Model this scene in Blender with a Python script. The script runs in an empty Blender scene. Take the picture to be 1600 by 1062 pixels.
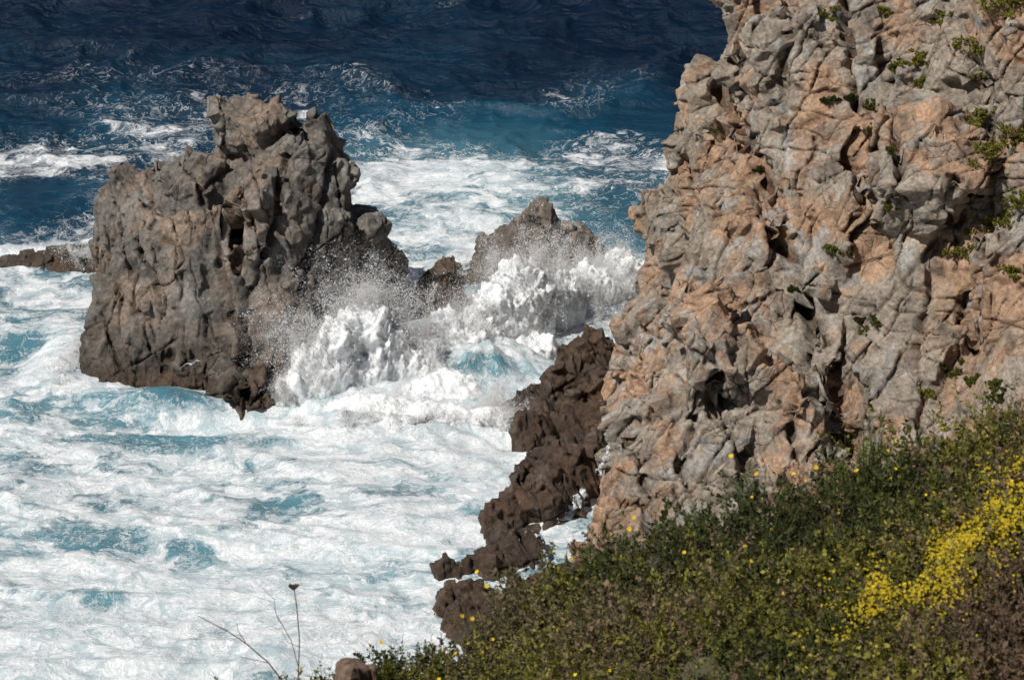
import bpy, bmesh, math, time
import numpy as np
from mathutils import Vector
from mathutils.bvhtree import BVHTree
T0=time.time()
rng=np.random.default_rng(7)
scene=bpy.context.scene
CAM=np.array([0.,0.,60.]); PITCH=math.radians(22); K=math.tan(math.radians(10))/800
def ray(a,b):
    u=(a-800)*K; v=(531-b)*K; c,s=math.cos(PITCH),math.sin(PITCH)
    return np.array([u,c+s*v,-s+c*v])
def Sy(a,b,y): d=ray(a,b); return tuple(CAM+d*(y/d[1]))
def Sz(a,b,z=0.): d=ray(a,b); return tuple(CAM+d*((z-60)/d[2]))
# ------------------------------------------------ noise
def hsh(ix,iy,iz,s):
    with np.errstate(over='ignore'):
        h=ix.astype(np.int64).astype(np.uint32)*np.uint32(374761393)+iy.astype(np.int64).astype(np.uint32)*np.uint32(668265263)+iz.astype(np.int64).astype(np.uint32)*np.uint32(2246822519)+np.uint32((s*3266489917)&0xffffffff)
        h^=h>>np.uint32(15); h*=np.uint32(2246822519); h^=h>>np.uint32(13); h*=np.uint32(3266489917); h^=h>>np.uint32(16)
    return h.astype(np.float32)/np.float32(4294967295.)
def vn(p,seed=0):
    i=np.floor(p); f=(p-i).astype(np.float32); f=f*f*(3-2*f); x,y,z=i[:,0],i[:,1],i[:,2]
    r=0
    for a in (0,1):
        wx=f[:,0] if a else 1-f[:,0]
        for b in (0,1):
            wy=f[:,1] if b else 1-f[:,1]
            for c in (0,1):
                wz=f[:,2] if c else 1-f[:,2]
                r=r+wx*wy*wz*hsh(x+a,y+b,z+c,seed)
    return r*2-1
def fbm(p,o=4,seed=0,g=.5):
    r=0;a=1;t=0
    for k in range(o):
        r=r+a*vn(p*(2.03**k)+k*17.3,seed+k); t+=a; a*=g
    return r/t
def sst(a,b,x):
    t=np.clip((x-a)/(b-a),0,1); return t*t*(3-2*t)
# straight joint planes cut into a surface
def joints(v,nrm,spacing,width,depth,seed,cover=0.):
    nrm=np.array(nrm,float); nrm/=np.linalg.norm(nrm)
    c=(v@nrm)/spacing+fbm(v*.22,3,seed)*.7+fbm(v*1.3,2,seed+3)*.10; c=c+.3*np.sin(c*2.3+seed)
    k=np.round(c); t=np.abs(c-k)*spacing
    m=sst(cover-.08,cover+.2,vn(np.stack([v[:,0]*.33+k*7.1,v[:,1]*.33,v[:,2]*.33],1),seed+7))
    w=width*(1+.6*vn(v*.7,seed+9))
    a=np.exp(-(t/w)**2)*m
    return -depth*a,a
# ------------------------------------------------ mesh helpers
def mesh_np(name,v,f,mats=()):
    me=bpy.data.meshes.new(name); v=np.asarray(v,np.float32); f=np.asarray(f,np.int32)
    me.vertices.add(len(v)); me.vertices.foreach_set('co',v.ravel())
    k=f.shape[1]; me.loops.add(f.size); me.loops.foreach_set('vertex_index',f.ravel())
    me.polygons.add(len(f)); me.polygons.foreach_set('loop_start',np.arange(0,f.size,k,dtype=np.int32))
    me.polygons.foreach_set('loop_total',np.full(len(f),k,np.int32))
    me.update(calc_edges=True)
    ob=bpy.data.objects.new(name,me); scene.collection.objects.link(ob)
    for m in mats: me.materials.append(m)
    return ob
def attr(me,name,vals):
    a=me.attributes.new(name,'FLOAT','POINT'); a.data.foreach_set('value',np.asarray(vals,np.float32))
def cattr(me,name,cols):
    a=me.attributes.new(name,'FLOAT_COLOR','POINT'); c=np.ones((len(cols),4),np.float32); c[:,:3]=cols; a.data.foreach_set('color',c.ravel())
def smooth(me): me.polygons.foreach_set('use_smooth',np.ones(len(me.polygons),bool))
def hulls(name,lists,extra=None):
    bm=bmesh.new()
    for pts in lists:
        vs=[bm.verts.new(p) for p in pts]
        r=bmesh.ops.convex_hull(bm,input=vs,use_existing_faces=False)
        dead=[g for g in set(r['geom_interior'])|set(r['geom_unused']) if isinstance(g,bmesh.types.BMVert)]
        bmesh.ops.delete(bm,geom=list(set(dead)),context='VERTS')
    if extra: extra(bm)
    bmesh.ops.recalc_face_normals(bm,faces=bm.faces)
    me=bpy.data.meshes.new(name); bm.to_mesh(me); bm.free()
    ob=bpy.data.objects.new(name,me); scene.collection.objects.link(ob); return ob
def remesh(ob,vox):
    m=ob.modifiers.new('r','REMESH'); m.mode='VOXEL'; m.voxel_size=vox
    dg=bpy.context.evaluated_depsgraph_get(); me=bpy.data.meshes.new_from_object(ob.evaluated_get(dg))
    ob.modifiers.clear(); ob.data=me; return ob
def getv(me):
    v=np.empty(len(me.vertices)*3,np.float32); me.vertices.foreach_get('co',v); return v.reshape(-1,3).astype(np.float64)
def getn(me):
    v=np.empty(len(me.vertices)*3,np.float32); me.vertex_normals.foreach_get('vector',v); return v.reshape(-1,3).astype(np.float64)
def lapl(me,v,it,f=.6):
    e=np.empty(len(me.edges)*2,np.int32); me.edges.foreach_get('vertices',e); e=e.reshape(-1,2)
    n=len(v); cnt=np.bincount(e.ravel(),minlength=n)[:,None]
    for _ in range(it):
        s=np.zeros_like(v)
        for k in range(3):
            s[:,k]=np.bincount(e[:,0],v[e[:,1],k],n)+np.bincount(e[:,1],v[e[:,0],k],n)
        v=v*(1-f)+f*s/np.maximum(cnt,1)
    return v
def setv(me,v): me.vertices.foreach_set('co',v.astype(np.float32).ravel()); me.update()
# fractured blocks scattered over a surface and fused with it
BOXC=np.array([[-1,-1,-1],[1,-1,-1],[1,1,-1],[-1,1,-1],[-1,-1,1],[1,-1,1],[1,1,1],[-1,1,1]],float)
BOXF=np.array([[0,3,2,1],[4,5,6,7],[0,1,5,4],[1,2,6,5],[2,3,7,6],[3,0,4,7]])
def add_blocks(ob,specs,vox,keep=None,shrink=0.,seed=1,yq=.5,cj=.28,roll=.12):
    me=ob.data; R=np.random.default_rng(seed)
    v=getv(me); n=lapl(me,getn(me),6); n/=np.linalg.norm(n,axis=1)[:,None]+1e-9
    cand=np.arange(len(v)) if keep is None else np.nonzero(keep(v))[0]
    f=np.empty(len(me.polygons)*4,np.int32); me.polygons.foreach_get('vertices',f); f=f.reshape(-1,4)
    VS=[v-n*shrink]; FS=[f]; off=len(v)
    for cnt,dims,var,pr,lean,rj in specs:
        idx=R.choice(cand,cnt); P=v[idx]; N=n[idx]
        yaw0=np.arctan2(N[:,1],N[:,0])
        jf=fbm(P*.09,2,seed+3)*.9
        q=math.pi/3; yaw=(np.round((yaw0-jf)/q)*q+jf)*yq+yaw0*(1-yq)
        yaw=yaw+R.normal(size=cnt)*rj
        pit=np.arcsin(np.clip(N[:,2],-1,1))*lean+R.normal(size=cnt)*rj*.6
        ax=np.stack([np.cos(yaw)*np.cos(pit),np.sin(yaw)*np.cos(pit),np.sin(pit)],1)
        tn=np.stack([-np.sin(yaw),np.cos(yaw),0*yaw],1); up=np.cross(ax,tn)
        rl=R.normal(size=cnt)*rj+ roll+.4*fbm(P*.08,2,seed+6)
        t2=tn*np.cos(rl)[:,None]+up*np.sin(rl)[:,None]; u2=up*np.cos(rl)[:,None]-tn*np.sin(rl)[:,None]
        s=np.exp(R.normal(size=(cnt,3))*var)*np.array(dims)*.5
        c=P+N*R.uniform(pr[0],pr[1],cnt)[:,None]-ax*s[:,0:1]
        C=BOXC[None]*(1+R.uniform(-cj,.05,(cnt,8,3)))
        W=c[:,None,:]+C[:,:,0:1]*(ax*s[:,0:1])[:,None,:]+C[:,:,1:2]*(t2*s[:,1:2])[:,None,:]+C[:,:,2:3]*(u2*s[:,2:3])[:,None,:]
        VS.append(W.reshape(-1,3)); FS.append((off+np.arange(cnt)[:,None,None]*8+BOXF[None]).reshape(-1,4)); off+=cnt*8
    name=ob.name; bpy.data.objects.remove(ob)
    o=mesh_np('tmp',np.concatenate(VS),np.concatenate(FS)); o.name=name
    remesh(o,vox); return o
def rockify(ob,jts,carve=None,fine=.05,nsm=4):
    me=ob.data; v=lapl(me,getv(me),1,.2); setv(me,v)
    n=lapl(me,getn(me),nsm); n/=np.linalg.norm(n,axis=1)[:,None]+1e-9
    d=np.zeros(len(v)) if carve is None else carve(v); ck=np.zeros(len(v))
    for (nr,sp,w,dep,seed,cov) in jts:
        dd,a=joints(v,nr,sp,w,dep,seed,cov); d=d+dd; ck=np.maximum(ck,a)
    d=d+fbm(v*1.1,3,79)*fine*1.6
    v=v+n*d[:,None]; setv(me,v)
    n=getn(me); v=v+n*(fbm(v*3.5,3,77,.65)*fine*1.3)[:,None]; setv(me,v)
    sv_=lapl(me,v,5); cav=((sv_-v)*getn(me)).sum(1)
    attr(me,'cavity_joint',np.maximum(sst(.012,.08,cav),ck*.6)); smooth(me); return ob  # mask of all concave spots, merged with the joint lines
# ------------------------------------------------ node helper
class NT:
    def __init__(s,name,disp=False):
        s.m=bpy.data.materials.new(name); s.m.use_nodes=True; s.t=s.m.node_tree; s.t.nodes.clear()
        s.out=s.n('ShaderNodeOutputMaterial'); s.pos=s.n('ShaderNodeNewGeometry').outputs['Position']
    def n(s,ty,**k):
        x=s.t.nodes.new(ty)
        for a,b in k.items(): setattr(x,a,b)
        return x
    def set(s,sock,v):
        if isinstance(v,bpy.types.NodeSocket): s.t.links.new(v,sock)
        elif isinstance(v,(tuple,list)) and sock.type=='RGBA' and len(v)==3: sock.default_value=(*v,1)
        else: sock.default_value=v
    def math(s,op,a,b=None,c=None,clamp=False):
        x=s.n('ShaderNodeMath',operation=op,use_clamp=clamp); s.set(x.inputs[0],a)
        if b is not None: s.set(x.inputs[1],b)
        if c is not None: s.set(x.inputs[2],c)
        return x.outputs[0]
    def vmath(s,op,a,b=None,scale=None):
        x=s.n('ShaderNodeVectorMath',operation=op); s.set(x.inputs[0],a)
        if b is not None: s.set(x.inputs[1],b)
        if scale is not None: s.set(x.inputs['Scale'],scale)
        return x.outputs[0]
    def noise(s,vec,scale,det=6,rough=.55,dist=0,col=False):
        x=s.n('ShaderNodeTexNoise'); s.set(x.inputs['Vector'],vec); x.inputs['Scale'].default_value=scale
        x.inputs['Detail'].default_value=det; x.inputs['Roughness'].default_value=rough; x.inputs['Distortion'].default_value=dist
        return x.outputs['Color' if col else 'Fac']
    def vor(s,vec,scale,feat='DISTANCE_TO_EDGE'):
        x=s.n('ShaderNodeTexVoronoi',feature=feat); s.set(x.inputs['Vector'],vec); x.inputs['Scale'].default_value=scale
        return x.outputs['Distance']
    def step(s,x,a,b,lo=0.,hi=1.):
        m=s.n('ShaderNodeMapRange',interpolation_type='SMOOTHSTEP'); s.set(m.inputs[0],x)
        for i,v in zip((1,2,3,4),(a,b,lo,hi)): s.set(m.inputs[i],v)
        return m.outputs[0]
    def mix(s,f,a,b,bt='MIX'):
        x=s.n('ShaderNodeMix',data_type='RGBA',blend_type=bt); s.set(x.inputs[0],f); s.set(x.inputs[6],a); s.set(x.inputs[7],b); return x.outputs[2]
    def attr(s,name,out='Fac'):
        x=s.n('ShaderNodeAttribute',attribute_name=name); return x.outputs[out]
    def sep(s,v):
        x=s.n('ShaderNodeSeparateXYZ'); s.set(x.inputs[0],v); return x.outputs
    def comb(s,x,y,z):
        c=s.n('ShaderNodeCombineXYZ')
        for i,v in enumerate((x,y,z)): s.set(c.inputs[i],v)
        return c.outputs[0]
    def bump(s,h,strength=.5,dist=.1,nrm=None):
        b=s.n('ShaderNodeBump'); s.set(b.inputs['Height'],h); b.inputs['Strength'].default_value=strength; b.inputs['Distance'].default_value=dist
        if nrm is not None: s.set(b.inputs['Normal'],nrm)
        return b.outputs[0]
    def bsdf(s,col,rough=.8,nrm=None,spec=.5,**k):
        b=s.n('ShaderNodeBsdfPrincipled'); s.set(b.inputs['Base Color'],col); s.set(b.inputs['Roughness'],rough); s.set(b.inputs['Specular IOR Level'],spec)
        if nrm is not None: s.set(b.inputs['Normal'],nrm)
        for a,v in k.items(): s.set(b.inputs[a],v)
        return b.outputs[0]
    def done(s,sh): s.t.links.new(sh,s.out.inputs['Surface']); return s.m
def rock_mat(name,base,warm,dark,pale,wet_lo,wet_hi,warm_thr=.5,dark_amt=.6,joint=(1,1,.45),wetmul=(.36,.29,.23),bscale=.16):
    t=NT(name); P=t.pos
    big=t.noise(P,bscale,7,.62,.6); mid=t.noise(P,.7,8,.62); fine=t.noise(P,4.5,10,.7)
    col=t.mix(t.step(big,warm_thr-.06,warm_thr+.08),base,warm)
    st=t.noise(t.vmath('ADD',P,(31,7,3)),.4,7,.6,1.2)
    col=t.mix(t.math('MULTIPLY',t.step(st,.53,.63),.85),col,pale)
    dk=t.noise(t.vmath('ADD',P,(3,57,13)),.9,8,.65,.8)
    col=t.mix(t.math('MULTIPLY',t.step(dk,.52,.66),dark_amt),col,dark)
    val=t.math('MULTIPLY',t.step(mid,.25,.75,.66,1.34),t.step(fine,.25,.75,.55,1.45))
    col=t.mix(1.,col,t.comb(val,val,val),'MULTIPLY')
    J=t.vmath('MULTIPLY',P,joint)
    v1=t.vor(t.vmath('ADD',J,t.vmath('SCALE',t.noise(P,.5,3,.5,0,True),scale=.9)),.75)
    msk=t.step(t.noise(P,.5,3),.50,.58)
    cr=t.math('MAXIMUM',t.math('MULTIPLY',t.attr('cavity_joint'),.9),t.math('MULTIPLY',t.step(v1,0.,.018,.5,0.),msk))
    col=t.mix(cr,col,t.mix(1.,col,(.26,.20,.165),'MULTIPLY'))  # base colour goes darker in concave spots and along joint lines
    z=t.math('ADD',t.sep(P)[2],t.math('MULTIPLY',t.math('SUBTRACT',t.noise(P,.35,6,.6),.5),5.))
    wet=t.step(z,wet_lo,wet_hi,1.,0.)
    col=t.mix(wet,col,t.mix(1.,col,wetmul,'MULTIPLY'))
    PJ=t.vmath('MULTIPLY',P,joint)
    h=t.math('ADD',t.math('MULTIPLY',t.noise(PJ,3.2,12,.72,.3),1.),t.math('MULTIPLY',t.math('MULTIPLY',t.step(v1,0,.03,-1.,0.),msk),.25))
    nr=t.bump(h,1.,.20)
    return t.done(t.bsdf(col,t.step(wet,0,1,.92,.42),nr,.35))
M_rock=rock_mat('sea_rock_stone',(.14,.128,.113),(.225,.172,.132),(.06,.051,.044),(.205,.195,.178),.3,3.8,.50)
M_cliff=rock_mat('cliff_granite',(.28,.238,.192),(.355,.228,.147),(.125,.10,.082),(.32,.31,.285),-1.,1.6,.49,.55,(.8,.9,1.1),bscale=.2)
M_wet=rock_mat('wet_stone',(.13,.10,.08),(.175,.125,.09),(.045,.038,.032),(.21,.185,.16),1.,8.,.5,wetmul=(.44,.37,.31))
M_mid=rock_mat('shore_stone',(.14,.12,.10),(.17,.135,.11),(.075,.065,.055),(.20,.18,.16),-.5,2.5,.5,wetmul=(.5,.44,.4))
# ------------------------------------------------ main sea stack
def B(*p): return [tuple(q) for q in p]
rock=hulls('sea_stack_rock',[
 B(Sy(137,592,143),Sy(225,607,141.6),Sy(330,612,141),Sy(395,610,141.5),Sy(152,510,145),Sy(187,432,147),Sy(222,366,146.5),Sy(300,358,145.5),Sy(380,378,145),Sy(388,420,144),Sy(300,340,151),(-23,152,-2),(-13,152,-2),(-22.7,142.6,-2),(-14,141,-2)),
 B(Sy(158,400,160),Sy(152,358,158),Sy(160,314,157),Sy(190,312,156.5),Sy(245,278,156),Sy(330,252,155),Sy(340,300,150),Sy(225,364,150),(-24.4,160.5,-2),(-22,150,-2),(-14,150,-2),(-14,163,-2)),
 B(Sy(340,252,154),Sy(430,234,153),Sy(478,234,151),Sy(491,256,151),Sy(522,297,150),Sy(540,348,149.5),Sy(440,335,146),Sy(405,400,144.7),Sy(500,430,146),Sy(552,470,148),(-18,160,-2),(-8,160,-2),(-7.5,152,-2),(-16,143,-2)),
 B(Sy(350,224,154),Sy(366,216,154),Sy(382,236,153.5),Sy(340,262,154),Sy(385,264,151.5),(-14.3,154,6.2),(-16.6,154,6.2),(-15.5,156,6.2)),
 B(Sy(386,220,153),Sy(396,194,153),Sy(412,198,152.6),Sy(438,228,152.4),Sy(377,256,151),Sy(440,262,150.5),(-12.5,155.5,6.2),(-15.2,155.5,6.2)),
 B(Sy(440,224,152),Sy(472,230,151.5),Sy(488,252,151),Sy(430,256,151),Sy(502,282,150.4),(-12,155,6.2),(-9.8,154,6.2)),
 B(Sy(400,405,144.8),Sy(432,635,139.3),Sy(345,622,140.4),Sy(478,600,142),Sy(505,480,145),Sy(550,470,147.5),Sy(590,490,151),Sy(540,352,149),Sy(445,335,146.2),(-15.3,140.6,-2),(-12.3,139.2,-2),(-10.5,143,-2),(-7.3,151,-2),(-12,153,-2)),
 B(Sy(562,336,152),Sy(592,350,152),Sy(614,385,152.5),Sy(621,440,153),Sy(610,485,152.5),Sy(555,355,150),Sy(540,480,148),(-6.6,152,-2),(-6.5,156,-2),(-9,160,-2),(-9,150,-2)),
 B((-32,161.5,-1),(-31.5,160.5,.4),(-28.5,161,.8),(-26.5,160.8,.7),(-25,160.5,.9),(-24,159.5,1.),(-22,158.5,1.2),(-23,164,-1),(-30,164,-1),(-31,159,-1),(-23,157.5,-1)),
 B(Sz(330,636,0),Sz(335,600,.9),Sz(400,600,1.4),Sz(430,632,.4),Sz(380,638,0),(-14,139.4,-2),(-16,140,-2),(-12,143,-2)),
])
remesh(rock,.22)
hi=lambda z0: (lambda v: v[:,2]>z0)
rock=add_blocks(rock,[(55,(3,2.4,3.6),.25,(-.15,.22),.6,.12),(560,(1.6,1.25,2.3),.35,(-.1,.28),.75,.12)],.16,lambda v:(v[:,2]>-.8)&(v[:,0]>-23.6),.3,14,.6,.2)
rock=add_blocks(rock,[(1300,(.8,.66,1.1),.4,(-.06,.17),.85,.14),(1700,(.5,.38,.5),.4,(-.04,.12),.9,.18)],.078,hi(-.5),0,12,.6,.18)
def line(v,ax,z0,sl,w,dep,seed,jit=.5,fr=.4):
    z=v[:,2]; o=z*0
    cx=ax+(z-z0)*sl+vn(np.stack([z*fr,o,o],1),seed)*jit+vn(np.stack([z*fr*3.3,o+5,o],1),seed)*jit*.35
    return -dep*np.exp(-((v[:,0]-cx)/w)**2)
def carve_main(v):
    x,y,z=v.T
    m=sst(-14.4,-15.6,x)*sst(150,147.5,y)*sst(-1,1.5,z)
    fl=np.abs(vn(np.stack([x*1.15+fbm(v*.35,3,5)*1.8+z*.12,z*.10,y*.3],1),41))
    d=-m*(.34*np.exp(-(fl/.075)**2))*sst(-.5,.1,vn(v*.4,43))
    f=sst(150,147,y)*sst(-.5,1,z)
    d+=line(v,-13.9,5,-.16,.30,1.1,8)*f+line(v,-11.2,6,.25,.18,.45,18,.8)*sst(153,149,y)
    d+=line(v,-12.6,8,.3,.18,.45,38,.7)+line(v,-19.5,6,-.35,.18,.45,48,.6)*sst(-18,-19,x)
    return d
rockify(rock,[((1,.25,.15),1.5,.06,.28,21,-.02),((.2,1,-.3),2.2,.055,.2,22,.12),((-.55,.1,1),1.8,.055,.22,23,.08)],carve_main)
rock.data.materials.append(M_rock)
print('stack',len(rock.data.vertices),time.time()-T0)
def simple_rock(name,lists,vox,mat,s1,s2,seed,aspect=1.5,sz=1.,pr=.28):
    o=remesh(hulls(name,lists),.16*sz)
    o=add_blocks(o,[(s1,(1.3*sz,.85*sz,1.*aspect*sz),.3,(-.1*sz,pr*sz),.7,.12)],.12*sz,hi(-.6) if sz==1 else None,.12*sz,seed,.5,.2)
    o=add_blocks(o,[(s2,(.6*sz,.42*sz,.55*aspect*sz),.35,(-.04*sz,.5*pr*sz),.85,.14)],vox,hi(-.4) if sz==1 else None,0,seed+1,.5,.18)
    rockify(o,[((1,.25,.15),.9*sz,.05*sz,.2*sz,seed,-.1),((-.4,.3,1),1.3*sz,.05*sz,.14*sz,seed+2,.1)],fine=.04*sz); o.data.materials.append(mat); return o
simple_rock('shore_rock',[
 B(Sy(700,414,152.5),Sy(716,430,152),Sy(728,490,151),Sy(690,426,152.5),Sy(655,442,152),Sy(632,456,152),Sy(622,490,151.5),(-6.8,150.5,-1.5),(-2.5,150.3,-1.5),(-2.6,154,-1.5),(-6.5,155,-1.5),Sy(690,480,150.2)),
 ],.07,M_wet,30,120,21)
simple_rock('shore_rock',[
 B(Sy(832,330,160.5),Sy(852,322,160),Sy(874,346,160),Sy(868,390,158),Sy(795,390,159),(-1,161,-1),(4.6,161,-1)),
 B(Sy(840,341,160.5),Sy(872,345,160),Sy(914,362,160),Sy(944,406,159),Sy(934,445,157.5),Sy(780,360,160),Sy(740,383,160),Sy(788,430,157),(5.6,157,-1.5),(-2.6,158,-1.5),(-1,164,-1.5),(5.8,164,-1.5),(2,155,-1.5)),
 B(Sy(742,411,158),Sy(770,414,157.5),Sy(784,440,157),Sy(732,440,157),(-2.6,156,-1.5),(-.5,156,-1.5),(-1,159,-1.5),(-2.7,159,-1.5)),
 ],.07,M_mid,70,300,31)
wet=simple_rock('wet_rock_ledge',[
 B(Sy(895,545,144),Sy(930,536,143.5),Sy(958,550,146),Sy(962,600,141),Sy(890,570,144),Sz(820,650,.2),Sy(850,618,141.5),Sy(900,700,134),Sy(948,680,135),(1,139,-2),(2.8,147,-2),(7.6,149,-2),(6,132,-2),(1.5,133,-2),(.6,134.6,-2)),
 B(Sy(842,606,139.5),Sy(856,598,140.5),Sy(880,645,138),Sz(812,655,.3),Sz(806,690,.1),Sz(840,700,.5),(.3,139,-2),(2,140,-2),(.3,134.5,-2)),
 B(Sz(826,722,0),Sz(796,775,0),Sz(754,838,.1),Sz(870,708,1.),Sz(938,698,1.9),Sz(913,745,1.1),Sz(870,790,.5),Sz(850,830,.15),(-1.2,124,-2),(2.3,124,-2),(5,134,-2),(1.2,133,-2)),
 B(Sz(742,864,.2),Sz(770,852,.4),Sz(830,844,.7),Sz(850,865,.6),Sz(838,890,.3),Sz(747,905,.1),(-2,119.5,-2),(1.5,119.5,-2),(1.6,123,-2),(-1.8,123,-2)),
 B(Sz(692,900,.05),Sz(700,890,.1),Sz(730,896,.15),Sz(725,915,.0),(-3.2,119,-1.5),(-2,118.5,-1.5),(-2.4,121,-1.5)),
 B(Sz(682,945,.05),Sz(692,934,.15),Sz(780,928,.5),Sz(900,905,1.4),Sz(694,975,.1),Sz(820,1000,1.1),(-3.5,117,-2),(-3.3,113,-2),(6,113,-2),(6,118,-2)),
 ],.08,M_wet,280,1000,41,1.9,1.,.30)
print('small',time.time()-T0)
# ------------------------------------------------ headland cliff
lv=[-3,0,4,8,12,17.5,24,31,33]
cols=[
 [(62,195)]*9,
 [(30,178),(30,178),(30.5,177.5),(31,177),(31.5,176.5),(32,176),(33,175),(34,174),(38,170)],
 [(13,169),(13,169),(13.5,168.5),(14,168),(15,167.5),(16,167),(18,166),(20,165),(26,162)],
 [(8.8,156.5),(8.8,156.3),(8.7,156),(9.1,156),(11.5,156.3),(13.5,156.5),(15.9,157),(18,157),(24,156)],
 [(7.1,148),(7.4,148.5),(8.4,149.5),(10.1,150.5),(12.1,151.5),(14.7,152.5),(16.8,153.5),(19,154),(25,153)],
 [(4.9,140),(5.6,140.5),(7.8,142.5),(10.1,144.5),(12.2,146.3),(14.7,148.2),(16.8,150),(19.5,151),(26,151)],
 [(3.8,127),(4.8,128.3),(7.5,133),(10.2,137.5),(12.6,140.5),(14.9,143.3),(17.2,146),(20,148),(27,149)],
 [(2.8,119),(4,120.5),(8.8,127.2),(12.4,134),(15.2,138.2),(17.2,141),(19.2,144),(22,146),(29,148)],
 [(9,112),(10.5,114),(15,123),(17.5,131),(19,135.3),(20.4,138.2),(22.5,141),(25,143),(31,146)],
 [(19,106),(20,108),(22.5,117),(24,124.4),(25,128),(26,132),(27.5,136),(29,139),(35,143)],
 [(40,96),(40,98),(40.5,107),(41,114),(42,118),(43,122),(44,126),(45,130),(48,136)],
 [(62,90)]*9]
def loft(bm):
    g=[[bm.verts.new((c[k][0],c[k][1],lv[k])) for k in range(9)] for c in cols]; n=len(g)
    for i in range(n):
        j=(i+1)%n
        for k in range(8): bm.faces.new((g[i][k],g[j][k],g[j][k+1],g[i][k+1]))
    bm.faces.new([g[i][0] for i in range(n)]); bm.faces.new([g[i][8] for i in range(n)])
cliff=hulls('headland_cliff',[
 B(Sy(1405,200,134.6),Sy(1430,185,135.2),Sy(1520,215,133.2),Sy(1500,300,132.2),Sy(1405,310,133.2),Sy(1400,250,133.7),Sy(1480,240,132.2),(24,142,10),(20,142,10),(20,142,17),(25,142,17)),
 B(Sy(1034,275,154),Sy(1066,268,153),Sy(1095,330,148),Sy(1032,360,154),Sy(1034,450,152.5),Sy(1095,430,146),(9.5,157,7),(11,154,8),(9.5,156,0),(11,148,1)),
 B(Sy(1075,575,135.5),Sy(1140,560,134.5),Sy(1205,590,132.5),Sy(1190,650,130.5),Sy(1080,650,131.5),(13,139,6),(10,140,6),(14,137,2),(10,138,1)),
 B(Sy(1114,150,153),Sy(1166,60,151),Sy(1210,100,149),Sy(1200,190,148),Sy(1134,200,150.5),(14.6,155,10),(16,153,16)),
 B(Sy(1230,60,144),Sy(1300,40,143),Sy(1330,160,141),Sy(1300,300,139),Sy(1240,250,141),(19,150,20),(19,150,8),(16,150,12)),
 B(Sy(990,505,145),Sy(1032,485,145),Sy(1080,540,141),Sy(1050,640,136),Sy(980,640,137),Sy(972,560,143),(10,146,0),(9,140,-1),(10,146,6)),
 B(Sy(1500,380,131),Sy(1590,340,130),Sy(1600,520,127),Sy(1520,560,127),(27,136,5),(22,136,5),(27,136,14),(22,138,13)),
 B(Sy(1090,330,147),Sy(1190,300,144),Sy(1220,420,140),Sy(1130,480,141),Sy(1080,420,144),(14,150,5),(16,150,10)),
 B(Sy(1330,330,137),Sy(1420,340,135),Sy(1440,470,132),Sy(1350,500,133),(18,140,5),(22,140,5),(20,142,12)),
 ],loft)
remesh(cliff,.3)
def seg(v,a,b,w,dep):
    a=np.array(a);b=np.array(b); p=v[:,[0,2]]; t=np.clip(((p-a)@(b-a))/((b-a)@(b-a)),0,1)
    d=np.linalg.norm(p-(a+t[:,None]*(b-a)),axis=1); return -dep*np.exp(-(d/w)**2)
me=cliff.data; v=lapl(me,getv(me),3); setv(me,v); n=lapl(me,getn(me),8)
wv=v+np.stack([fbm(v*.25,3,91)*1.6,v[:,1]*0,fbm(v*.25,3,92)*1.6],1)
gul=seg(wv,(11,14.5),(14.5,8),1.1,1.5)+seg(wv,(14.5,8),(17,2),1.2,1.4)+seg(wv,(19,20),(17.5,12),.9,1.)+seg(wv,(23,20),(21,6),.9,1.)+seg(wv,(9.5,9),(11,3),.7,.7)
setv(me,v+n*(fbm(v*.16,3,33)*1.8-.1+gul)[:,None])
front=lambda v:(v[:,2]>-1)&(v[:,2]<30)&(v[:,0]<34)&(v[:,1]<168)
cliff=add_blocks(cliff,[(210,(4,3.6,6.),.3,(-.3,.5),.92,.09),(620,(2.2,2.0,3.6),.45,(-.2,.36),.94,.09)],.18,front,.45,51,.6,.10,.38)
vis=lambda v:(v[:,2]>-1)&(v[:,2]<24)&(v[:,0]<29)&(v[:,1]<160)
vis2=lambda v:vis(v)&(fbm(v*.2,3,35)+.25*sst(16,9,v[:,0])>.0)
cliff=add_blocks(cliff,[(1700,(1.2,.95,1.2),.5,(-.08,.20),.9,.11),(3200,(.65,.5,.42),.45,(-.05,.13),.92,.14)],.09,vis2,0,52,.6,.12,.32)
print('cliff blocks',time.time()-T0)
def carve_cliff(v):
    wv=v+np.stack([fbm(v*.25,3,91)*1.6+fbm(v*1.2,2,93)*.4,v[:,1]*0,fbm(v*.25,3,92)*1.6],1)
    d=0
    for a,b,w,dp in [((11.5,13),(14.5,8),.35,1.3),((14.5,8),(16.5,2),.4,1.2),((9.5,9),(11,3),.22,.5),((19,19),(17.5,11),.25,.8),((21,15),(19.5,5),.22,.6),((14,20),(13,15),.3,.8),((6.5,3),(6,-1),.3,.5),((16.5,21),(16.8,12),.25,.9),((23,20),(22,8),.25,.8),((10,7),(8.5,1),.22,.5),((13,6),(12,0),.22,.5)]:
        d=d+seg(wv,a,b,w,dp)
    return d
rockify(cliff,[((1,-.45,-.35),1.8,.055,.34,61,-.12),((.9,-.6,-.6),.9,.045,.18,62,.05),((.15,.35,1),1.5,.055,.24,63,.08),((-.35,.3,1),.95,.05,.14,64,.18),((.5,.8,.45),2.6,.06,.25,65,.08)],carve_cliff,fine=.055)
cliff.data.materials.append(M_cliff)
print('cliff',len(cliff.data.vertices),time.time()-T0)
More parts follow.
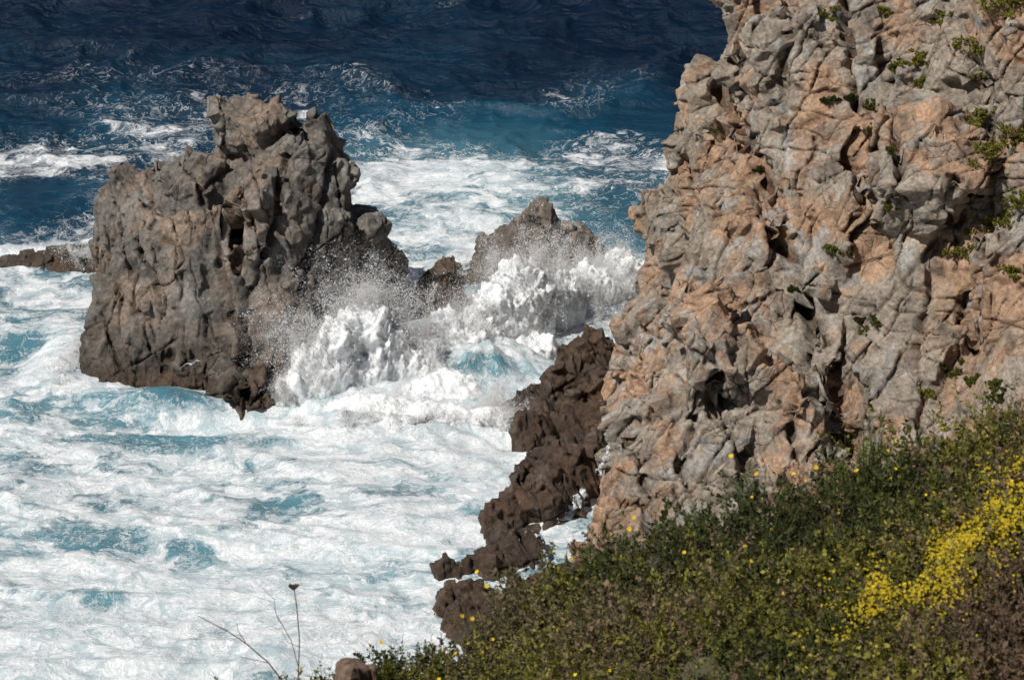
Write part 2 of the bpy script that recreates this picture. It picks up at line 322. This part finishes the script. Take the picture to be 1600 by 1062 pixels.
# ------------------------------------------------ sea
def axis(lo,hi,st,far_lo,far_hi):
    a=list(np.arange(lo,hi,st)); s=st; x=lo; L=[]
    while x>far_lo: s*=1.18; x-=s; L.append(x)
    s=st; x=a[-1]; R=[]
    while x<far_hi: s*=1.18; x+=s; R.append(x)
    return np.array(L[::-1]+a+R)
xs=axis(-42,24,.17,-3000,3000); ys=axis(106,224,.18,40,6000)
X,Y=np.meshgrid(xs,ys); nx,ny=len(xs),len(ys)
x=X.ravel();y=Y.ravel(); z0=np.zeros_like(x)
dec=np.clip(1-(np.maximum(np.abs(x)-50,0)+np.maximum(y-240,0))/400,0,1)
P2=np.stack([x,y,z0],1)
wp=np.stack([fbm(P2*.06,3,201)*5,fbm(P2*.06+40,3,202)*5,z0],1)
Q=P2+wp
far=sst(165,200,y)
def G(a,b,rx,ry,rot=0.):
    c=Sz(a,b,0); dx=x-c[0]; dy=y-c[1]; cr,sr=math.cos(rot),math.sin(rot)
    return np.exp(-(((dx*cr+dy*sr)/rx)**2+((-dx*sr+dy*cr)/ry)**2))
ridge=lambda p,s: (1-np.abs(vn(p,s)))**2
h=.95*(ridge(Q*np.array([.06,.14,1]),211)-.35)*(.4+.9*far)
h+=.42*(ridge(Q*np.array([.20,.40,1]),212)-.35)*(.6+1.*far)
h+=.17*(ridge(Q*np.array([.55,1.0,1]),213)-.35)*(.8+.9*far)+.08*fbm(Q*np.array([1.6,2.2,1]),3,214)
h+=.35*np.sin(y*.38+x*.06+fbm(P2*.05,2,220)*4)*far
h+=1.0*G(280,640,5,1.5,-.35)-.7*G(340,665,3,.9)
h+=1.1*G(95,560,2.2,3.0)-.8*G(30,560,2,1.5)
brk=np.clip(G(540,600,4.6,4.0)+G(740,560,4.5,4.2)+.7*G(880,480,3.5,4.5),0,1.2)
rough=fbm(P2*.9,4,230,.6)
h+=1.3*brk+brk*.8*rough
h+=1.0*G(745,600,3.0,1.5,.35)*(1+.4*rough)-.4*G(800,690,2,.9)
h+=.5*G(650,670,5,1.2)*(1+rough)
h*=dec
dens=np.interp(y,[100,120,135,150,165,178,188,196,203,212,230,6000],[.83,.83,.81,.74,.56,.45,.31,.19,.09,.04,.02,.01])
dens+=.30*fbm(P2*np.array([.05,.09,1]),3,240)*np.clip(dens*2.2,.0,1)+.24*fbm(P2*np.array([.2,.35,1]),3,241)*np.clip(dens*2.2,.0,1)
dens+=.30*G(620,270,6,9)+.25*G(760,360,5,7)+.3*brk+.16*G(300,190,9,6)+.22*G(110,240,7,3)+.2*G(110,400,5,3)
dens-=.28*G(90,300,5,4)+.3*G(40,340,5,4)+.22*G(1040,110,5,10)+.2*G(820,210,3,10)+.15*G(960,290,3,12)+.25*G(40,200,5,4)
dens-=.4*G(280,640,3.6,1.0,-.35)+.35*G(40,545,2.0,1.8)+.34*G(760,612,2.4,1.1,.35)+.28*G(240,690,4,1.5)+.25*G(470,790,4,1.2)+.2*G(250,860,6,1.6)+.25*G(120,930,4,1)+.2*G(560,730,3,1)+.2*G(620,880,3,1.2)
dens+=.3*G(95,555,2,3.5)+.35*G(200,600,3,1.)+.3*G(430,660,3,1.2)+.25*G(650,690,6,2)+.15*G(700,850,4,8)
dens+=.28*G(940,220,4,3)+.28*G(880,170,3,3)+.16*G(960,130,5,6)
dens+=.3*G(690,15,3,1.2)+.25*G(480,25,6,1)+.2*G(190,120,9,2.5)+.2*G(1090,60,5,1.5)
crest=sst(.25,.7,h)
dens+=.10*crest*(1-far)+.10*sst(.7,1.1,h)*far
dens=np.clip(dens,0,1)
aer=np.clip(np.interp(y,[100,150,170,185,195,210,230],[.95,.82,.52,.34,.14,.04,.0])+.35*G(700,280,9,12)-.25*G(60,320,7,8)+.3*brk+.2*G(770,618,2,2)-.18*G(290,645,3.5,1.0,-.35)+.22*fbm(P2*.15,3,250),0,1)
ii=np.arange(nx*ny).reshape(ny,nx)
F=np.stack([ii[:-1,:-1],ii[:-1,1:],ii[1:,1:],ii[1:,:-1]],-1).reshape(-1,4)
t=NT('sea_water'); P=t.pos
sx=t.sep(P); flat=t.comb(sx[0],sx[1],0.)
w1=t.vmath('SCALE',t.vmath('SUBTRACT',t.noise(flat,.11,3,.5,0,True),(.5,.5,.5)),scale=9.)
w2=t.vmath('SCALE',t.vmath('SUBTRACT',t.noise(flat,.55,4,.55,0,True),(.5,.5,.5)),scale=2.6)
w3=t.vmath('SCALE',t.vmath('SUBTRACT',t.noise(flat,2.2,3,.55,0,True),(.5,.5,.5)),scale=.5)
wv=t.vmath('ADD',t.vmath('ADD',t.vmath('ADD',flat,w1),w2),w3)
wv=t.vmath('MULTIPLY',wv,(.7,1.,1.))
D=t.attr('dens'); A=t.attr('aer')
n1=t.noise(wv,.42,11,.66,.2)
thr=t.math('SUBTRACT',.80,t.math('MULTIPLY',D,.50))
patch=t.step(t.math('SUBTRACT',n1,thr),-.05,.08)
n2=t.noise(wv,1.0,5,.55,.6)
rd=t.math('ABSOLUTE',t.math('SUBTRACT',n2,.5))
wid=t.math('MULTIPLY',D,.07)
thread=t.math('MULTIPLY',t.step(t.math('DIVIDE',rd,t.math('ADD',wid,.002)),0.,1.,1.,0.),t.step(D,.18,.55))
n3=t.noise(wv,2.8,6,.6,.8)
rd3=t.math('ABSOLUTE',t.math('SUBTRACT',n3,.5))
thread3=t.math('MULTIPLY',t.step(t.math('DIVIDE',rd3,t.math('ADD',wid,.002)),0.,.8,1.,0.),t.step(D,.35,.8))
foam=t.math('MAXIMUM',patch,t.math('MAXIMUM',t.math('MULTIPLY',thread,.8),t.math('MULTIPLY',thread3,.6)))
fn=t.noise(wv,6.5,8,.75); lo=t.noise(wv,.9,9,.68,.5)
foam=t.math('MULTIPLY',foam,t.math('MULTIPLY',t.step(fn,.34,.58,.68,1.),t.step(lo,.36,.58,.48,1.)))
water=t.mix(t.step(A,0.,.45),(.002,.010,.027),(.007,.045,.082))
water=t.mix(t.step(A,.4,1.),water,(.10,.255,.31))
col=t.mix(foam,water,(.84,.86,.87))
bs=t.step(A,.05,.6,1.25,.42)
bh=t.math('ADD',t.math('MULTIPLY',t.noise(t.vmath('MULTIPLY',flat,(.7,1.2,1)),1.1,10,.62,.3),bs),t.math('MULTIPLY',foam,.14))
nr=t.bump(bh,.85,.5)
t.done(t.bsdf(col,t.step(foam,0,.6,.18,.85),nr,.28,IOR=1.33))
sea=mesh_np('sea',np.stack([x,y,h],1),F,[t.m]); attr(sea.data,'dens',dens); attr(sea.data,'aer',aer); smooth(sea.data)
print('sea',len(x),time.time()-T0)
# ------------------------------------------------ breaking wave + spray
t=NT('white_water'); P=t.pos
c=t.mix(t.step(t.noise(P,.8,6,.6),.35,.65),(.84,.88,.90),(.93,.94,.95))
t.done(t.bsdf(c,.9,t.bump(t.noise(P,7.,8,.8),.8,.08),.15))
M_white=t.m
t=NT('spray_droplets'); d=t.n('ShaderNodeBsdfDiffuse'); d.inputs[0].default_value=(.98,.985,.99,1)
nn=t.n('ShaderNodeCombineXYZ'); nn.inputs[0].default_value=-.46; nn.inputs[1].default_value=-.38; nn.inputs[2].default_value=.76; t.t.links.new(nn.outputs[0],d.inputs['Normal'])
tr=t.n('ShaderNodeBsdfTransparent')
mx=t.n('ShaderNodeMixShader'); mx.inputs[0].default_value=.5; t.t.links.new(d.outputs[0],mx.inputs[1]); t.t.links.new(tr.outputs[0],mx.inputs[2]); M_drop=t.done(mx.outputs[0])
core=[((-11.4,139.3,.1),(1.3,.9,1.5)),((-10.3,140.0,.5),(1.6,1.1,2.3)),((-9.2,140.6,.7),(1.8,1.2,2.9)),((-8.0,141.2,1.),(1.8,1.3,3.4)),((-6.8,141.8,.8),(1.8,1.4,3.0)),((-5.2,142.2,.5),(2,1.5,2.4)),
 ((-2.8,144.8,.5),(2.4,1.8,2.4)),((-.8,146.8,.9),(1.9,1.5,3.0)),((.5,147.8,1.),(1.8,1.4,3.4)),((2.2,150.2,.7),(1.9,1.8,2.4)),((4.4,153.2,.4),(2,1.8,2.0)),((6.2,154.8,.4),(1.7,1.6,2.1)),
 ((-7.5,138.2,-.3),(3.2,1.2,1.3)),((-4.,137.2,-.3),(3.4,1.1,1.15)),((-1.2,137.3,-.2),(1.6,1.0,1.0)),((-3.5,140.5,-.1),(2.6,1.5,1.3)),((1.2,144.8,0),(1.5,1.3,1.6))]
bm=bmesh.new(); bmesh.ops.create_icosphere(bm,subdivisions=3,radius=1); sv=np.array([v.co[:] for v in bm.verts]); sf=np.array([[v.index for v in f.verts] for f in bm.faces]); bm.free()
BV=np.concatenate([sv*np.array(r)+np.array(c) for c,r in core]); BF=np.concatenate([sf+i*len(sv) for i in range(len(core))])
bw=mesh_np('breaking_wave',BV,BF); remesh(bw,.08)
me=bw.data; v=lapl(me,getv(me),8); setv(me,v); n=lapl(me,getn(me),10); n=n*.8+np.array([0,0,.35]); 
up=np.clip(v[:,2]/2.5,.15,1.2)
q=v*np.array([1,1,.65])
d=(fbm(q*.9,4,311,.6)*1.3+(1-np.abs(vn(q*2.2,317)))*.2+fbm(q*4.5,3,314,.7)*.34)*up
v=v+n*d[:,None]
setv(me,v); smooth(me); me.materials.clear(); me.materials.append(M_white)
core_v=v; core_n=getn(me)
jets=[((-10.2,140.2,.6),(1.6,1.2),(-.4,.4,7.6),(1.8,1.2,1.8),100),
      ((-7.8,141.6,.8),(1.5,1.5),(.2,.6,9.3),(1.6,1.2,1.9),120),
      ((-5.2,142.2,.8),(1.7,1.8),(.5,.2,7.0),(1.6,1.2,1.6),60),
      ((-2.4,145.0,.8),(2.0,2.0),(.6,.6,6.8),(1.6,1.4,1.7),55),
      ((.2,147.3,.8),(1.7,1.8),(.6,.8,8.6),(1.5,1.4,2.0),100),
      ((3.2,151.5,.6),(2.2,2.5),(.4,.4,5.6),(1.6,1.2,1.6),55),
      ((5.8,154.5,.4),(1.4,2.2),(.1,.4,6.2),(1.,1.2,1.7),55),
      ((-.6,137.5,.2),(1.4,1.2),(.6,.4,3.6),(1.4,1.,1.),35),
      ((-5.5,136.8,.2),(4.5,.8),(0,-.5,2.8),(1.2,1.,.9),45),
      ((-11.7,139.2,.1),(.8,.8),(-.9,.2,4.6),(1.2,.8,1.4),45),
      ((-23.6,144.5,.1),(.6,2.5),(-.6,.2,3.2),(1.,.8,1.2),35),
      ((-24.8,160.0,.1),(1.2,1.2),(-.4,.2,4.5),(1.,.8,1.5),25),
      ((3.,154.5,1.5),(2.6,1.2),(.2,1.2,5.5),(1.6,1.,1.5),10)]
pts=[];siz=[]
for ji,(bc,bs,vm,vs,cnt) in enumerate(jets):
    for k in range(cnt):
        b=np.array(bc)+np.array([rng.normal()*bs[0]*.6,rng.normal()*bs[1]*.6,0])
        v=np.array(vm)+rng.normal(size=3)*np.array(vs)*.6
        v[2]=max(v[2],1.2); T=v[2]/9.81*rng.uniform(1.,1.75)
        m=int(rng.integers(280,800))
        s=rng.beta(1.3,1.25,m); tt=s*T
        q=b+v*tt[:,None]; q[:,2]-=4.905*tt**2
        q+=rng.normal(size=(m,3))*(.05+.26*s)[:,None]
        pts.append(q); siz.append(rng.uniform(.008,.021,m)*(1.25-.6*s)*(1+1.8*(rng.random(m)>.97)))
pts=np.concatenate(pts); siz=np.concatenate(siz)
pts+=np.stack([fbm(pts*1.1,3,301),fbm(pts*1.1+7,3,302),fbm(pts*1.1+15,3,303)],1)*.5
idx=rng.integers(0,len(core_v),260000); cv=core_v[idx]; cn=core_n[idx]
cl=np.clip(.5+fbm(cv*1.4,3,331)*1.4,.08,1.4)
off=rng.exponential(1,len(idx))*.26*cl*np.clip(cv[:,2]/1.5,.25,1.3)
cp=cv+cn*off[:,None]*.7+np.array([0,0,1])*off[:,None]*.9+rng.normal(size=cv.shape)*.06
pts=np.concatenate([pts,cp]); siz=np.concatenate([siz,rng.uniform(.007,.017,len(cp))])
k=pts[:,2]>-.2; pts=pts[k]; siz=siz[k]
tet=np.array([[1,1,1],[1,-1,-1],[-1,1,-1],[-1,-1,1]])/1.3
N=len(pts)
jit=rng.normal(size=(N,4,3))*.25
V=(pts[:,None,:]+(tet[None]+jit)*siz[:,None,None]).reshape(-1,3)
b4=np.arange(N)[:,None]*4
Fq=np.concatenate([b4+np.array([0,1,2]),b4+np.array([0,3,1]),b4+np.array([0,2,3]),b4+np.array([1,3,2])])
spray=mesh_np('sea_spray',V,Fq,[M_drop]); print('spray',N,time.time()-T0)
# ------------------------------------------------ white water draining down the gully beside the ledge
dg=bpy.context.evaluated_depsgraph_get()
bw1=BVHTree.FromObject(wet,dg); bw2=BVHTree.FromObject(cliff,dg)
def surf(a,b):
    d=Vector(ray(a,b)).normalized(); best=None
    for t_ in (bw1,bw2):
        hh=t_.ray_cast(Vector(CAM),d)
        if hh[0] is not None and (best is None or hh[3]<best[3]): best=hh
    return best
rb=[]
for path,w0,w1_,dn in [([(950,694),(944,718),(934,742)],3,6,1.2),([(915,765),(898,795),(885,828)],9,15,3.4),([(885,828),(862,850),(858,880)],15,16,3.4),([(850,836),(810,842)],5,4,1.2),([(860,880),(810,894)],7,5,1.6)]:
    pa=np.array(path,float)
    for i in range(len(pa)-1):
        L=np.linalg.norm(pa[i+1]-pa[i])
        for k in range(int(L*dn*3)):
            f_=rng.random(); q=pa[i]+(pa[i+1]-pa[i])*f_+rng.normal(size=2)*(w0+(w1_-w0)*f_)*.5
            if vn(np.array([[q[0]*.09,q[1]*.05,0]]),71)[0]<-.25: continue
            hh=surf(*q)
            if hh is None: continue
            rb.append((np.array(hh[0])-np.array(hh[1])*.02,rng.uniform(.02,.055)))
bm=bmesh.new(); bmesh.ops.create_icosphere(bm,subdivisions=1,radius=1); s1=np.array([v.co[:] for v in bm.verts]); f1_=np.array([[v.index for v in f.verts] for f in bm.faces]); bm.free()
RV=np.concatenate([s1*np.array([r*1.6,r*1.6,r])+p for p,r in rb]); RF=np.concatenate([f1_+i*len(s1) for i in range(len(rb))])
ro=mesh_np('runoff_water',RV,RF); remesh(ro,.035); me=ro.data; setv(me,lapl(me,getv(me),2)); smooth(me); me.materials.clear()
t=NT('runoff_white_water'); t.done(t.bsdf(t.mix(t.step(t.noise(t.pos,5,6,.7),.38,.62),(.25,.29,.31),(.66,.69,.71)),.5,t.bump(t.noise(t.pos,9,6,.7),.6,.05))); me.materials.append(t.m)
# ------------------------------------------------ foreground hill
def hillz(x,y):
    x=np.asarray(x,float);y=np.asarray(y,float)
    z=44.0+.36*(np.clip(x,-30,40)-6.75)-.19*(y-35)+.026*np.maximum(20-y,0)**2
    z=z-.35*sst(1.2,-1.,x)
    p=np.stack([x*.35,y*.35,x*0],-1).reshape(-1,3)
    z=z+fbm(p,3,401).reshape(x.shape)*.35
    z=z-1.7*np.maximum(y-36.2-.25*np.sin(x*1.3),0)
    return np.maximum(z,-3)
hx=np.concatenate([np.arange(-60,-8,1.),np.arange(-8,14,.2),np.arange(14,70,1.)]); hy=np.concatenate([np.arange(-25,18,1.),np.arange(18,40,.2),np.arange(40,75,.7)])
HX,HY=np.meshgrid(hx,hy); HZ=hillz(HX,HY)
ii=np.arange(HX.size).reshape(HX.shape); F=np.stack([ii[:-1,:-1],ii[:-1,1:],ii[1:,1:],ii[1:,:-1]],-1).reshape(-1,4)
t=NT('hill_soil'); c=t.mix(t.noise(t.pos,1.2,8,.6),(.04,.045,.02),(.09,.08,.045)); t.done(t.bsdf(c,.95,t.bump(t.noise(t.pos,6,8,.6),.6,.1)))
hill=mesh_np('hillside_ground',np.stack([HX.ravel(),HY.ravel(),HZ.ravel()],1),F,[t.m]); smooth(hill.data)
def leaf_mat(name,tl=.35):
    t=NT(name); c=t.attr('col','Color'); d=t.bsdf(c,.6,None,.3); tr=t.n('ShaderNodeBsdfTranslucent'); t.set(tr.inputs[0],c)
    mx=t.n('ShaderNodeMixShader'); mx.inputs[0].default_value=tl; t.t.links.new(d,mx.inputs[1]); t.t.links.new(tr.outputs[0],mx.inputs[2]); return t.done(mx.outputs[0])
M_leaf=leaf_mat('shrub_leaf',.4); M_flow=leaf_mat('flower_petal',.3)
class Leaves:
    def __init__(s): s.v=[];s.c=[]
    def add(s,b,d,L,W,col):
        n=len(b); r=rng.normal(size=(n,3)); w=np.cross(d,r); w/=np.linalg.norm(w,axis=1)[:,None]+1e-9
        L=L[:,None];W=W[:,None]
        s.v.append(np.stack([b,b+d*L*.5+w*W,b+d*L,b+d*L*.5-w*W],1).reshape(-1,3)); s.c.append(np.repeat(col,4,0))
    def make(s,name,mat):
        v=np.concatenate(s.v); c=np.concatenate(s.c); f=np.arange(len(v)).reshape(-1,4); o=mesh_np(name,v,f,[mat]); cattr(o.data,'col',c); print(name,len(f)); return o
def unit(a): return a/(np.linalg.norm(a,axis=-1,keepdims=True)+1e-9)
PAL=np.array([[.055,.068,.016],[.115,.122,.024],[.20,.19,.035],[.28,.25,.05],[.17,.145,.065],[.21,.15,.09]])
def bush(LV,c,rad,nspr,nl,base,ll=.05,wid=.22,up=.8,stemcol=(.09,.07,.045)):
    for _ in range(nspr):
        d=unit(np.array([rng.normal()*.75,rng.normal()*.75,up*rng.uniform(.5,1.4)])); L=rad*rng.uniform(.6,1.15)
        b=np.array(c)+np.array([rng.normal(),rng.normal(),0])*rad*.28
        s=np.sqrt(rng.uniform(.08,1,nl)); p=b+d*(s*L)[:,None]; p[:,2]+=.12*L*np.sin(s*2.5)
        ld=unit(d*.6+rng.normal(size=(nl,3))*.75); lc=base*rng.uniform(.6,1.45,(nl,1))*rng.uniform(.85,1.15)
        LV.add(p,ld,ll*rng.uniform(.6,1.3,nl),ll*wid*rng.uniform(.7,1.3,nl),lc)
        k=4; ss=np.linspace(0,.95,k); q=b+d*(ss*L)[:,None]; q[:,2]+=.12*L*np.sin(ss*2.5)
        LV.add(q,np.repeat(d[None],k,0),np.full(k,L*.33),np.full(k,.004),np.repeat(np.array([stemcol]),k,0))
fol=Leaves(); flw=Leaves()
nb=2100
bx=rng.uniform(-5,10,nb); by=rng.uniform(24,37.0,nb); order=rng.random(nb)
tone=fbm(np.stack([bx*.6,by*.6,bx*0],1),3,411)
for i in range(nb):
    x0,y0=bx[i],by[i]
    if abs(x0)>y0*.2+1. and order[i]>.3: continue
    z=float(hillz(x0,y0)); tn=tone[i]*1.9+rng.normal()*.25+.06
    if tn<-.25: base=PAL[0]
    elif tn<-.02: base=PAL[1]
    elif tn<.2: base=PAL[2]
    elif tn<.38: base=PAL[3]
    else: base=PAL[4]
    if rng.random()<.13: base=PAL[5]
    if x0>5 and y0<30: base=PAL[5]*np.array([.8,.75,.8])
    bush(fol,(x0,y0,z-.05),rng.uniform(.22,.9)*(.75 if x0<-.3 else 1),13,24,base,ll=rng.uniform(.04,.09),wid=rng.uniform(.16,.4))
for a,hh in [(1370,1.35),(1355,.95),(1160,.85),(1175,.7),(1225,.5),(1290,.5),(1500,.5),(1440,.5),(1090,.6),(1320,.55),(1570,.5),(985,.5),(880,.5),(800,.5),(650,.5),(1050,.5),(940,.5)]:
    x0=Sy(a,750,35.8)[0]; z=float(hillz(x0,35.8))
    for q in range(9):
        L=hh*rng.uniform(.6,1.1); b=np.array([x0+rng.normal()*.09,35.8+rng.normal()*.15,z+.1]); d=unit(np.array([rng.normal()*.13,rng.normal()*.12,1.]))
        m=60; s=rng.uniform(.1,1,m); p=b+d*(s*L)[:,None]
        fol.add(p,unit(d*.8+rng.normal(size=(m,3))*.55),rng.uniform(.04,.085,m),rng.uniform(.005,.010,m),np.array([.11,.15,.04])*rng.uniform(.7,1.4,(m,1)))
        fol.add(b[None]+0,d[None],np.array([L]),np.array([.006]),np.array([[.09,.09,.04]]))
fol.make('hillside_shrubs',M_leaf)
def blossom(c,r,n=8,col=(.80,.55,.02)):
    c=np.array(c); nrm=unit(np.array([rng.normal()*.4,-.6+rng.normal()*.3,1.])); a=unit(np.cross(nrm,[1,.1,0])); b=np.cross(nrm,a)
    th=np.arange(n)*2*math.pi/n; d=np.cos(th)[:,None]*a+np.sin(th)[:,None]*b+nrm*.15
    bp=np.repeat(c[None],n,0); w=np.cross(d,nrm)
    s=np.stack([bp,bp+d*r*.55+w*r*.3,bp+d*r,bp+d*r*.55-w*r*.3],1).reshape(-1,3)
    flw.v.append(s); flw.c.append(np.repeat(np.array([col])*rng.uniform(.75,1.15),n*4,0))
for cx,cy,sx_,sy_,n in [(4.5,30.1,.42,.55,850),(5.1,30.9,.35,.4,420),(5.8,31.5,.42,.5,600),(6.3,32.5,.3,.5,380),(4.1,29.,.3,.3,150),(6.5,33.9,.3,.4,150),(5.4,31.,.8,1.2,360)]:
    for q in range(n):
        x0=cx+rng.normal()*sx_; y0=cy+rng.normal()*sy_; z=float(hillz(x0,y0))
        if vn(np.array([[x0*3.5,y0*3.5,0]]),420)[0]<-.05: continue
        for k in range(2): blossom((x0+rng.normal()*.035,y0+rng.normal()*.035,z+rng.uniform(.38,.66)),rng.uniform(.012,.026),5,(.56,.42,.015))
for q in range(44):
    x0=rng.uniform(-2.5,6.8); y0=rng.uniform(30,36.2); z=float(hillz(x0,y0)); blossom((x0,y0,z+rng.uniform(.5,.72)),rng.uniform(.022,.036),9)
for a,b in [(745,893),(760,915),(990,808),(983,826),(1142,712),(1182,740),(1240,740),(1275,730),(1338,735),(1392,748),(1512,705),(722,962),(738,966),(778,1012),(684,1045),(657,1048),(596,1003),(1550,745)]:
    blossom(Sy(a,b,35.6),.038,9)
flw.make('yellow_wildflowers',M_flow)
def tube(name,paths,mat):
    cu=bpy.data.curves.new(name,'CURVE'); cu.dimensions='3D'; cu.bevel_depth=1.; cu.bevel_resolution=1
    for pp,r0,r1 in paths:
        s=cu.splines.new('POLY'); s.points.add(len(pp)-1)
        for i,p in enumerate(pp): s.points[i].co=(*p,1); s.points[i].radius=r0+(r1-r0)*i/(len(pp)-1)
    cu.materials.append(mat); o=bpy.data.objects.new(name,cu); scene.collection.objects.link(o)
    dg=bpy.context.evaluated_depsgraph_get(); me=bpy.data.meshes.new_from_object(o.evaluated_get(dg)); bpy.data.objects.remove(o)
    o=bpy.data.objects.new(name,me); scene.collection.objects.link(o); return o
t=NT('dry_stem'); M_stem=t.done(t.bsdf(t.mix(t.noise(t.pos,9,4),(.05,.04,.03),(.12,.09,.06)),.9))
YS=35.
def st(*pts): return [Sy(a,b,YS) for a,b in pts]
umb=[(st((470,1120),(466,1060),(468,1000),(464,950),(459,917)),.010,.007)]
for k in range(24):
    a=rng.uniform(-8,8); umb.append((st((459,922),(459+a,914+rng.uniform(-2,3))),.005,.014))
umb+=[(st((467,1010),(450,1003),(440,985)),.004,.003),(st((466,1040),(455,1000),(432,960),(428,935),(410,918)),.006,.003),(st((436,970),(425,940),(380,925)),.003,.002)]
tube('dried_umbel_plant',umb,M_stem)
tube('dry_twig_plant',[(st((450,1075),(420,1035),(385,1005),(355,985),(310,962)),.010,.005),(st((385,1005),(372,985),(370,972)),.005,.004),(st((420,1035),(395,1030),(375,1025)),.005,.004),(st((355,985),(335,990)),.004,.004)],M_stem)
pth=[]
for q in range(120):
    x0=rng.uniform(-2.8,7.2); y0=rng.uniform(33,36.2); z=float(hillz(x0,y0)); L=rng.uniform(.5,.95); dx,dy=rng.normal(size=2)*.18
    pth.append(([(x0+dx*s*s*L,y0+dy*s*L,z+s*L) for s in np.linspace(0,1,5)],.005,.002))
tube('dry_grass_stems',pth,M_stem)
fr=simple_rock('hillside_boulder',[B(Sy(518,1070,34.6),Sy(520,1032,34.8),Sy(535,1022,34.9),Sy(560,1024,34.8),Sy(585,1040,34.6),Sy(580,1090,34.4),Sy(520,1120,34.5),Sy(550,1040,34.2),Sy(550,1130,35.4),Sy(550,1040,35.4))],.018,rock_mat('boulder_stone',(.30,.2,.14),(.34,.2,.13),(.1,.07,.05),(.4,.3,.24),-9,-8),12,30,71,1.,.22)
# ------------------------------------------------ tufts growing on the cliff
bvh=bw2
tf=Leaves()
for a,b,s,c in [(1510,75,1.,2),(1550,12,1.4,2),(1590,8,1.2,2),(1400,105,.6,1),(1432,100,.6,2),(1365,172,.6,1),(1330,155,.45,0),(1300,158,.5,0),(1530,186,.9,2),(1515,190,.7,2),(1580,220,1.3,2),(1550,238,1.3,2),(1530,250,1.1,2),(1595,212,1.,2),(1595,318,1.1,2),(1570,340,1.2,2),(1548,356,1.,2),(1500,400,.9,2),(1305,396,.6,1),(1365,506,.5,1),(1345,502,.3,0),(1492,580,.6,1),(1556,605,.6,1),(1560,625,.6,0),(1450,615,.4,2),(1585,430,.8,2),(1180,266,.4,0),(1362,205,.6,1),(1590,680,1.3,1),(1560,680,1.1,1),(1240,455,.35,0),(1390,325,.35,1),(1115,205,.25,1),(1440,90,.5,2),(1520,595,.4,1),(1390,235,.4,1),(1295,22,.6,2),(1385,20,.6,2),(1440,130,.4,2),(1470,30,.6,2),(1535,120,.5,2)]:
    d=ray(a,b); hit=bvh.ray_cast(Vector(CAM),Vector(d).normalized())
    if hit[0] is None: continue
    for q in range(9):
        o=np.array(hit[0])+rng.normal(size=3)*s*np.array([.45,.3,.25])
        o2=bvh.find_nearest(Vector(o))[0]
        bush(tf,o2,s*.36,9,24,(PAL[c]*(1.0 if c else .8)),ll=.10,wid=.3,up=.7)
tf.make('cliff_shrubs',M_leaf)
# ------------------------------------------------ gull
bm=bmesh.new()
bmesh.ops.create_uvsphere(bm,u_segments=16,v_segments=10,radius=1)
for v in bm.verts:
    xx,yy,zz=v.co; tap=1-.55*max(0,-xx)**1.5; v.co=(xx*.27,yy*.075*tap,zz*.075*tap)
r=bmesh.ops.create_uvsphere(bm,u_segments=12,v_segments=8,radius=.06)
for v in r['verts']: v.co+=Vector((.27,0,.03))
r=bmesh.ops.create_cone(bm,segments=6,radius1=.018,radius2=.002,depth=.07)
for v in r['verts']: v.co=Vector((.35+v.co.z,v.co.y,.02+v.co.x))
def wing(sgn):
    prof=[(0,.10,-.08,.02),(.25,.13,-.06,.12),(.42,.10,-.06,.15),(.62,.02,-.10,.08),(.78,-.10,-.14,.02)]
    top=[];
    for s,f,b_,zz in prof:
        top.append((bm.verts.new((f,sgn*s,zz)),bm.verts.new(((f+b_)/2,sgn*s,zz+.02)),bm.verts.new((b_,sgn*s,zz)),bm.verts.new(((f+b_)/2,sgn*s,zz-.008))))
    for i in range(4):
        for k in range(4): bm.faces.new((top[i][k],top[i][(k+1)%4],top[i+1][(k+1)%4],top[i+1][k]))
    bm.faces.new(top[4])
wing(1); wing(-1)
tv=[bm.verts.new(p) for p in [(-.2,.03,0),(-.4,.08,.0),(-.42,0,.005),(-.4,-.08,.0),(-.2,-.03,0)]]; bm.faces.new(tv)
bmesh.ops.recalc_face_normals(bm,faces=bm.faces)
me=bpy.data.meshes.new('flying_gull'); bm.to_mesh(me); bm.free(); gull=bpy.data.objects.new('flying_gull',me); scene.collection.objects.link(gull)
t=NT('gull_feathers'); me.materials.append(t.done(t.bsdf(t.mix(t.noise(t.pos,8,3),(.55,.55,.57),(.75,.75,.75)),.7)))
gull.location=Sy(300,569,139.5); gull.scale=(.8,.8,.8); gull.rotation_euler=(math.radians(-25),math.radians(8),math.radians(65)); smooth(me)
# ------------------------------------------------ light, camera
sd=Vector((-.46,-.38,.76)).normalized()
el=math.asin(sd.z); az=math.atan2(sd.x,sd.y)
w=bpy.data.worlds.new('World'); scene.world=w; w.use_nodes=True; nt=w.node_tree
sky=nt.nodes.new('ShaderNodeTexSky'); sky.sky_type='NISHITA'; sky.sun_disc=False; sky.sun_elevation=el; sky.sun_rotation=az
nt.links.new(sky.outputs[0],nt.nodes['Background'].inputs[0]); nt.nodes['Background'].inputs[1].default_value=.05
L=bpy.data.lights.new('sun','SUN'); L.energy=4.7; L.angle=math.radians(.5); L.color=(1,.95,.88)
so=bpy.data.objects.new('sun',L); scene.collection.objects.link(so); so.rotation_euler=sd.to_track_quat('Z','Y').to_euler(); so.location=(0,0,120)
cam=bpy.data.cameras.new('camera'); co=bpy.data.objects.new('camera',cam); scene.collection.objects.link(co); scene.camera=co
co.location=CAM; co.rotation_euler=(math.pi/2-PITCH,0,0); cam.sensor_width=36; cam.lens=18/math.tan(math.radians(10)); cam.clip_start=.5; cam.clip_end=20000
cam.dof.use_dof=True; cam.dof.focus_distance=155; cam.dof.aperture_fstop=4.5
scene.view_settings.view_transform='Standard'; scene.view_settings.look='None'; scene.view_settings.exposure=0
print('total',time.time()-T0)
